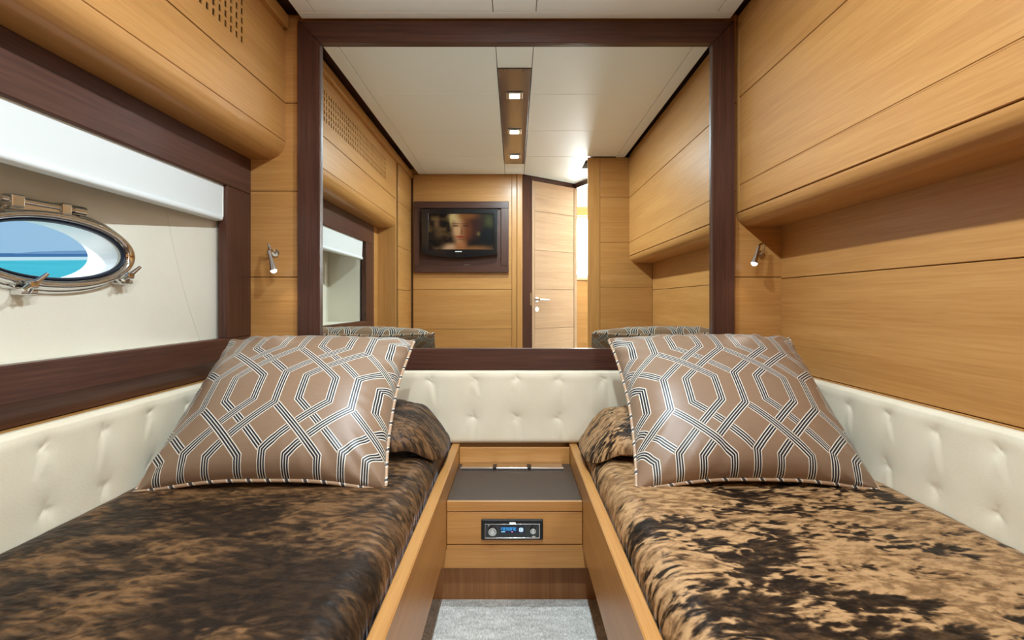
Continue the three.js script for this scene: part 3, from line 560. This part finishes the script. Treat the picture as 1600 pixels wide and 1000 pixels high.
function cushion(s, label, pos, lean, yaw, roll, seed) {
  const c = thing('patterned_cushion', label, 'cushion', pos, 'patterned satin cushions');
  c.rotation.set(0, 0, 0); c.quaternion.setFromEuler(new THREE.Euler(lean, yaw, roll, 'YXZ'));
  const S = 0.308, N = 72, pull = 0.075;
  const edge = (u, v) => [S * u * (1 - pull * (1 - v * v)) , S * 0.96 * v * (1 - pull * (1 - u * u))];
  const T = (u, v, f) => Math.pow(clamp((1 - u * u) * (1 - v * v)), 0.42) * (f ? 0.125 : 0.058);
  for (const f of [1, 0]) {
    const p = [], uv = [], idx = [];
    for (let j = 0; j <= N; j++) for (let i = 0; i <= N; i++) {
      const u = Math.sin((i / N - 0.5) * Math.PI), v = Math.sin((j / N - 0.5) * Math.PI); let [x, y] = edge(u, v); let z = T(u, v, f);
      const cor = Math.pow(Math.abs(u * v), 1.2), e = smooth(0.55, 0.95, Math.max(Math.abs(u), Math.abs(v))) * (1 - smooth(0.97, 1, Math.max(Math.abs(u), Math.abs(v))));
      const ang = Math.atan2(y, x); // puckers running in from seams and corners
      z += f * (0.010 * e * (fbm(ang * 9 + 50, 2 + Math.hypot(x, y) * 3, seed, 3) - 0.5) + 0.005 * cor * e * Math.sin(ang * 40) + 0.012 * (fbm(x * 5 + 9, y * 5 + 9, seed + 4, 2) - 0.5) * (1 - u * u) * (1 - v * v));
      z += -0.018 * (u * u) * (v < 0 ? -v : 0) ; // lower corners settle back
      p.push(x, y, f ? z : -z * 1 + (u * u) * (v < 0 ? v : 0) * 0.036 * 1); uv.push(x / 0.60 + 0.5, y / 0.60 + 0.5);
    }
    const W1 = N + 1; for (let j = 0; j < N; j++) for (let i = 0; i < N; i++) { const a = j * W1 + i; if (f) idx.push(a, a + 1, a + W1, a + 1, a + W1 + 1, a + W1); else idx.push(a, a + W1, a + 1, a + 1, a + W1, a + W1 + 1); }
    const g = new THREE.BufferGeometry(); g.setAttribute('position', new THREE.Float32BufferAttribute(p, 3)); g.setAttribute('uv', new THREE.Float32BufferAttribute(uv, 2)); g.setIndex(idx); g.computeVertexNormals();
    local(f ? 'front_cover' : 'back_cover', g, cushionMat, c);
  }
  const pts = []; const K = 24;
  for (let q = 0; q < 4; q++) for (let i = 0; i < K; i++) {
    const t = Math.sin((i / K - 0.5) * Math.PI) ; const [u, v] = [[t, -1], [1, t], [-t, 1], [-1, -t]][q]; const [x, y] = edge(u, v); pts.push([x * 1.006, y * 1.006, -0.018 * u * u * (v < 0 ? -v : 0) + 0.0015 * Math.sin(i * 0.9 + q)]);
  }
  local('piping', tube(pts, 0.0052, 480, 8, true), pipeMat, c).userData.label = 'striped corded edge';
}
cushion(-1, 'brown satin lattice cushion leaning on the bed beside the porthole', [-0.645, 0.643, 0.480], -0.985, 0.05, -0.01, 301);
cushion(1, 'brown satin lattice cushion leaning on the right-hand bed', [0.632, 0.640, 0.448], -0.955, -0.04, 0.012, 401);

// ---------------------------------------------------------------- nightstand between the beds
{
  const n = thing('nightstand', 'built-in golden wood nightstand with a dark leather top between the beds', 'nightstand', [0, 0, 0.24]);
  const a = -0.2065, b = 0.2065, zf = 0.43;
  obj('body', bx(a, b, 0.17, 0.292, 0.05, zf - 0.018, 'x', 0), M.groove, n);
  obj('back_panel', bx(a, b, 0.30, 0.394, 0.045, 0.060, 'x', 0.001), M.wood, n);
  obj('top', bx(a, b, 0.318, 0.334, 0.060, zf - 0.006, 'x', 0.001), M.leatherTop, n);
  obj('front_edge', bx(a, b, 0.302, 0.3335, zf - 0.006, zf + 0.002, 'x', 0.0015), M.wood, n);
  obj('top_board', bx(a, b, 0.292, 0.318, 0.05, zf - 0.006, 'x', 0), M.wood, n);
  obj('drawer', bx(a, b, 0.2015, 0.2995, zf - 0.018, zf, 'x', 0.0015), M.wood, n);
  obj('lower_panel', bx(a - 0.045, b + 0.045, 0.128, 0.184, zf - 0.018, zf, 'x', 0.0012), M.wood, n);
  obj('lower_panel', bx(a, b, 0.1835, 0.199, zf - 0.018, zf, 'x', 0.0), M.wood, n);
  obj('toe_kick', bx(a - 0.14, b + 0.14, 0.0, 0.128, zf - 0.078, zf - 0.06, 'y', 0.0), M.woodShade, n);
  // chrome fiddle rail at the back of the top
  const f = thing('chrome_rail', 'low chrome rail in three pieces at the back of the nightstand', 'rail', [0, 0.334, 0.09]);
  for (const [x0, x1] of [[-0.194, -0.079], [-0.066, 0.046], [0.060, 0.176]]) {
    const p = obj('rail_piece', rbox(x0, x1, 0.3345, 0.3390, 0.066, 0.126, 0.002, 3), M.chrome, f);
    const g = new THREE.CylinderGeometry(0.0045, 0.0045, x1 - x0, 20, 1); g.rotateZ(Math.PI / 2); g.translate((x0 + x1) / 2, 0.3392, 0.130); obj('rail_edge', g, M.chrome, p);
  }
  for (const x of [-0.0725, 0.053]) obj('bracket', rbox(x - 0.005, x + 0.005, 0.3345, 0.344, 0.110, 0.136, 0.002, 2), M.black, f);
}
{ // car stereo let into the drawer front
  const zf = 0.430, x0 = -0.1010, x1 = 0.0868, y0 = 0.2175, y1 = 0.2795, r = thing('car_stereo', 'black car stereo with blue display and two knobs in the nightstand front', 'stereo', [-0.007, y0, zf]);
  obj('housing', rbox(x0, x1, y0, y1, zf, zf + 0.008, 0.003, 2), M.black, r);
  const face = obj('faceplate', rbox(x0 + 0.011, x1 - 0.010, y0 + 0.007, y1 - 0.011, zf + 0.007, zf + 0.012, 0.002, 2), M.blackGloss, r);
  const fx0 = x0 + 0.011, fx1 = x1 - 0.010, fy0 = y0 + 0.007, fy1 = y1 - 0.011, zz = zf + 0.012;
  obj('trim', [rbox(fx0, fx1, fy0, fy0 + 0.0028, zz - 0.002, zz + 0.001, 0.001, 2), rbox(fx0, fx1, fy1 - 0.0016, fy1, zz - 0.002, zz + 0.001, 0.0007, 2), rbox(fx0, fx0 + 0.0016, fy0, fy1, zz - 0.002, zz + 0.001, 0.0007, 2), rbox(fx1 - 0.003, fx1, fy0, fy1, zz - 0.002, zz + 0.001, 0.001, 2)], M.chrome, face);
  const knob = (x, y, r0, nm) => { const k = obj(nm, [cyl([x, y, zz], [x, y, zz + 0.009], r0, r0 * 0.9, 32)], M.steel, r); obj('cap', [cyl([x, y, zz + 0.009], [x, y, zz + 0.0115], r0 * 0.62, r0 * 0.5, 24)], M.chrome, k); };
  knob(fx0 + 0.0235, (fy0 + fy1) / 2 + 0.001, 0.0135, 'knob'); knob(fx1 - 0.021, (fy0 + fy1) / 2 + 0.003, 0.0095, 'knob');
  // display print: soft segment shapes
  const cv = document.createElement('canvas'); cv.width = 256; cv.height = 64; const c = cv.getContext('2d'); c.fillStyle = '#050a2a'; c.fillRect(0, 0, 256, 64);
  c.fillStyle = '#3fb4ff'; for (let i = 0; i < 9; i++) { c.fillRect(8 + i * 18, 8, 3, 30); c.fillRect(8 + i * 18, 8, 13, 4); if (i % 2) c.fillRect(18 + i * 18, 8, 3, 30); if (i % 3) c.fillRect(8 + i * 18, 34, 13, 4); c.fillRect(8 + i * 18, 21, 12, 3); }
  c.fillStyle = '#9fe4ff'; c.fillRect(10, 46, 40, 8); c.fillStyle = '#ff9ae8'; c.fillRect(116, 46, 14, 8); c.fillStyle = '#d8f4ff'; for (let i = 0; i < 5; i++) c.fillRect(196 + i * 9, 8 + Math.abs(2 - i) * 3, 6, 46 - Math.abs(2 - i) * 6);
  const t = new THREE.CanvasTexture(cv); t.colorSpace = THREE.SRGBColorSpace;
  const pg = new THREE.PlaneGeometry(0.074, 0.0200); pg.translate(-0.006, (fy0 + fy1) / 2 + 0.004, zz + 0.0006);
  obj('display_screen', pg, new THREE.MeshStandardMaterial({ color: '#000000', emissive: '#ffffff', emissiveMap: t, emissiveIntensity: 1.3, roughness: 0.2 }), r);
  obj('button', [rbox(fx1 - 0.024, fx1 - 0.014, fy0 + 0.004, fy0 + 0.0075, zz, zz + 0.002, 0.0008, 2)], M.white, r);
  obj('button', [rbox(fx0 + 0.010, fx0 + 0.014, fy1 - 0.006, fy1 - 0.003, zz, zz + 0.002, 0.0008, 2)], M.steel, r);
  obj('eject_tab', [rbox(-0.016, 0.004, fy1 - 0.0005, fy1 + 0.004, zz - 0.004, zz, 0.0015, 2)], M.steel, r);
}

// ---------------------------------------------------------------- reading lamps
function readingLamp(label, base, knee, top, tip) {
  const l = thing('reading_lamp', label, 'lamp', base, 'reading lamps beside the mirror');
  obj('wall_plate', [cyl([base[0], base[1], 0.0], [base[0], base[1], 0.007], 0.0145, 0.0135, 32)], M.chrome, l);
  obj('arm', [tube([[base[0], base[1], 0.005], [mix(base[0], knee[0], 0.4), mix(base[1], knee[1], 0.35), 0.028], knee, [mix(knee[0], top[0], 0.6), mix(knee[1], top[1], 0.6) + 0.004, knee[2] + 0.004], top], 0.0042, 30, 10)], M.chrome, l);
  const A = new THREE.Vector3(...top), B = new THREE.Vector3(...tip), d = B.clone().sub(A), L = d.length();
  const pr = [[0.0001, -0.006], [0.0045, -0.004], [0.0058, 0.0], [0.0068, L * 0.4], [0.0105, L * 0.8], [0.0128, L], [0.0116, L], [0.0100, L - 0.004]].map(([r, y]) => new THREE.Vector2(r, y));
  const g = new THREE.LatheGeometry(pr, 32); const q = new THREE.Quaternion().setFromUnitVectors(new THREE.Vector3(0, 1, 0), d.clone().normalize()); g.applyQuaternion(q); g.translate(A.x, A.y, A.z);
  const hm = M.chrome.clone(); hm.side = THREE.DoubleSide; const head = obj('lamp_head', g, hm, l);
  const bulb = new THREE.SphereGeometry(0.0112, 20, 14); bulb.translate(B.x - d.x * 0.02, B.y - d.y * 0.02, B.z - d.z * 0.02);
  obj('bulb', bulb, new THREE.MeshStandardMaterial({ color: '#ffffff', emissive: new THREE.Color(1, 0.98, 0.95), emissiveIntensity: 6 }), head);
  const dn = d.normalize(), p = new THREE.SpotLight(new THREE.Color(1, 0.96, 0.9), READING_INTENSITY, 0, 1.0, 0.7, 2);
  p.position.copy(B).addScaledVector(dn, 0.013); p.target.position.copy(B).addScaledVector(dn, 1); p.castShadow = true; p.shadow.radius = 0.5; scene.add(p, p.target);
}
readingLamp('small chrome reading lamp on the wood strip left of the mirror', [-0.920, 1.129, 0], [-0.934, 1.160, 0.035], [-0.925, 1.132, 0.050], [-0.902, 1.058, 0.060]);
readingLamp('small chrome reading lamp on the wood strip right of the mirror', [0.948, 1.125, 0], [0.945, 1.160, 0.035], [0.920, 1.150, 0.050], [0.897, 1.085, 0.062]);

// ---------------------------------------------------------------- television in its dark surround
{
  const z = ZB, f = thing('television_surround', 'dark wenge frame panel around the television', 'frame', [-0.4475, 1.19, z]);
  const x0 = -0.846, x1 = -0.049, y0 = 1.189, y1 = 1.786, a0 = -0.797, a1 = -0.114, b0 = 1.245, b1 = 1.728;
  obj('back_panel', bx(x0 + 0.01, x1 - 0.01, y0 + 0.01, y1 - 0.01, z - 0.008, z - 0.001, 'x', 0), M.wenge, f);
  for (const [p, q, r, s, ax] of [[x0, x1, b1, y1, 'x'], [x0, x1, y0, b0, 'x'], [x0, a0, b0, b1, 'y'], [a1, x1, b0, b1, 'y']]) obj('frame_member', bx(p, q, r, s, z - 0.034, z - 0.001, ax, 0.003), M.wenge, f);
  obj('name_plate', bx(-0.425, -0.375, 1.252, 1.258, z - 0.010, z - 0.008, 'x', 0), M.steel, f);
  const t = thing('television', 'flat black television with a film portrait on its screen', 'television', [-0.457, 1.31, z - 0.03]);
  const A = -0.773, B = -0.142, C = 1.342, D = 1.7186, sx0 = -0.716, sx1 = -0.177, sy0 = 1.380, sy1 = 1.676;
  // cabinet: a hole for the screen, and a bottom edge that bellies downward
  const s = new THREE.Shape(); s.moveTo(A, C); s.lineTo(A, D); s.lineTo(B, D); s.lineTo(B, C); s.quadraticCurveTo((A + B) / 2, C - 0.062, A, C);
  const h = new THREE.Path(); h.moveTo(sx0, sy0); h.lineTo(sx1, sy0); h.lineTo(sx1, sy1); h.lineTo(sx0, sy1); h.closePath(); s.holes.push(h);
  let g = new THREE.ExtrudeGeometry(s, { depth: 0.034, bevelEnabled: true, bevelThickness: 0.006, bevelSize: 0.005, bevelOffset: -0.005, bevelSegments: 3, curveSegments: 30 }); g.translate(0, 0, z - 0.060);
  obj('bezel', grain(g.index ? g.toNonIndexed() : g, 'x'), M.blackGloss, t);
  const img = texture(512, 288, (u, v) => {                     // a blurred film still: a pale face between dark foliage; v up
    const G = (cx, cy, rx, ry, p = 2) => Math.exp(-Math.pow(Math.hypot((u - cx) / rx, (v - cy) / ry), p));
    const n = fbm(u * 9, v * 7, 5, 4);
    let c = lerp3(rgb(22, 12, 8), rgb(110, 80, 40), clamp((n - 0.42) * 2.2) * (u < 0.4 ? 1 : 0.35));
    c = lerp3(c, rgb(96, 100, 40), 0.75 * G(0.93, 0.78, 0.10, 0.25)); c = lerp3(c, rgb(150, 110, 70), 0.7 * G(0.12, 0.72, 0.05, 0.2)); c = lerp3(c, rgb(140, 105, 66), 0.5 * G(0.16, 0.42, 0.09, 0.16));
    c = lerp3(c, rgb(64, 28, 14), G(0.60, 0.66, 0.25, 0.46, 6)); c = lerp3(c, rgb(3, 5, 5), G(0.92, 0.38, 0.13, 0.24, 5));
    c = lerp3(c, rgb(206, 160, 122), G(0.36, 0.02, 0.16, 0.16, 4)); c = lerp3(c, rgb(150, 96, 50), G(0.72, -0.04, 0.34, 0.16, 4)); c = lerp3(c, rgb(172, 106, 62), G(0.50, 0.14, 0.10, 0.2, 4));
    const face = G(0.515, 0.56, 0.165, 0.40, 5), lit = smooth(0.62, 0.40, u);
    c = lerp3(c, lerp3(rgb(120, 62, 28), rgb(226, 176, 126), lit), face);
    c = lerp3(c, rgb(232, 204, 142), 0.9 * G(0.40, 0.93, 0.10, 0.16, 3)); c = lerp3(c, rgb(150, 92, 40), 0.8 * G(0.60, 0.97, 0.18, 0.14, 3)); c = lerp3(c, rgb(214, 180, 110), 0.7 * G(0.345, 0.78, 0.028, 0.16, 3));
    for (const ex of [0.415, 0.575]) { c = lerp3(c, rgb(58, 30, 16), 0.85 * G(ex, 0.665, 0.045, 0.022)); c = lerp3(c, rgb(84, 46, 24), 0.7 * G(ex, 0.725, 0.058, 0.014)); }
    c = lerp3(c, rgb(120, 66, 36), 0.6 * G(0.505, 0.50, 0.02, 0.10)); c = lerp3(c, rgb(236, 190, 140), 0.6 * G(0.475, 0.54, 0.012, 0.11));
    c = lerp3(c, rgb(150, 34, 20), 0.95 * G(0.485, 0.355, 0.070, 0.026)); c = lerp3(c, rgb(90, 44, 22), 0.5 * G(0.50, 0.285, 0.07, 0.02)); c = lerp3(c, rgb(190, 170, 90), 0.6 * G(0.77, 0.44, 0.03, 0.06));
    return c;
  });
  img.wrapS = img.wrapT = THREE.ClampToEdgeWrapping;
  const pg = new THREE.BufferGeometry();                         // screen faces the beds (toward -z)
  pg.setAttribute('position', new THREE.Float32BufferAttribute([sx0, sy0, 0, sx1, sy0, 0, sx1, sy1, 0, sx0, sy1, 0], 3)); pg.setAttribute('uv', new THREE.Float32BufferAttribute([0, 0, 1, 0, 1, 1, 0, 1], 2)); pg.setAttribute('normal', new THREE.Float32BufferAttribute([0, 0, -1, 0, 0, -1, 0, 0, -1, 0, 0, -1], 3)); pg.setIndex([0, 2, 1, 0, 3, 2]); pg.translate(0, 0, z - 0.055);
  obj('screen', pg, new THREE.MeshPhysicalMaterial({ color: '#020202', emissive: '#ffffff', emissiveMap: img, emissiveIntensity: 0.75, roughness: 0.4, specularIntensity: 0.25, side: THREE.DoubleSide }), t);
  obj('logo', [-0.494, -0.486, -0.478, -0.470, -0.462, -0.454, -0.446].map(x => bx(x, x + 0.006, 1.357, 1.365, z - 0.0675, z - 0.0655, 'x', 0)), M.white, t);
  obj('stand_stub', bx(-0.55, -0.36, 1.40, 1.60, z - 0.026, z - 0.008, 'x', 0), M.black, t);
}
renderer.render(scene, camera);
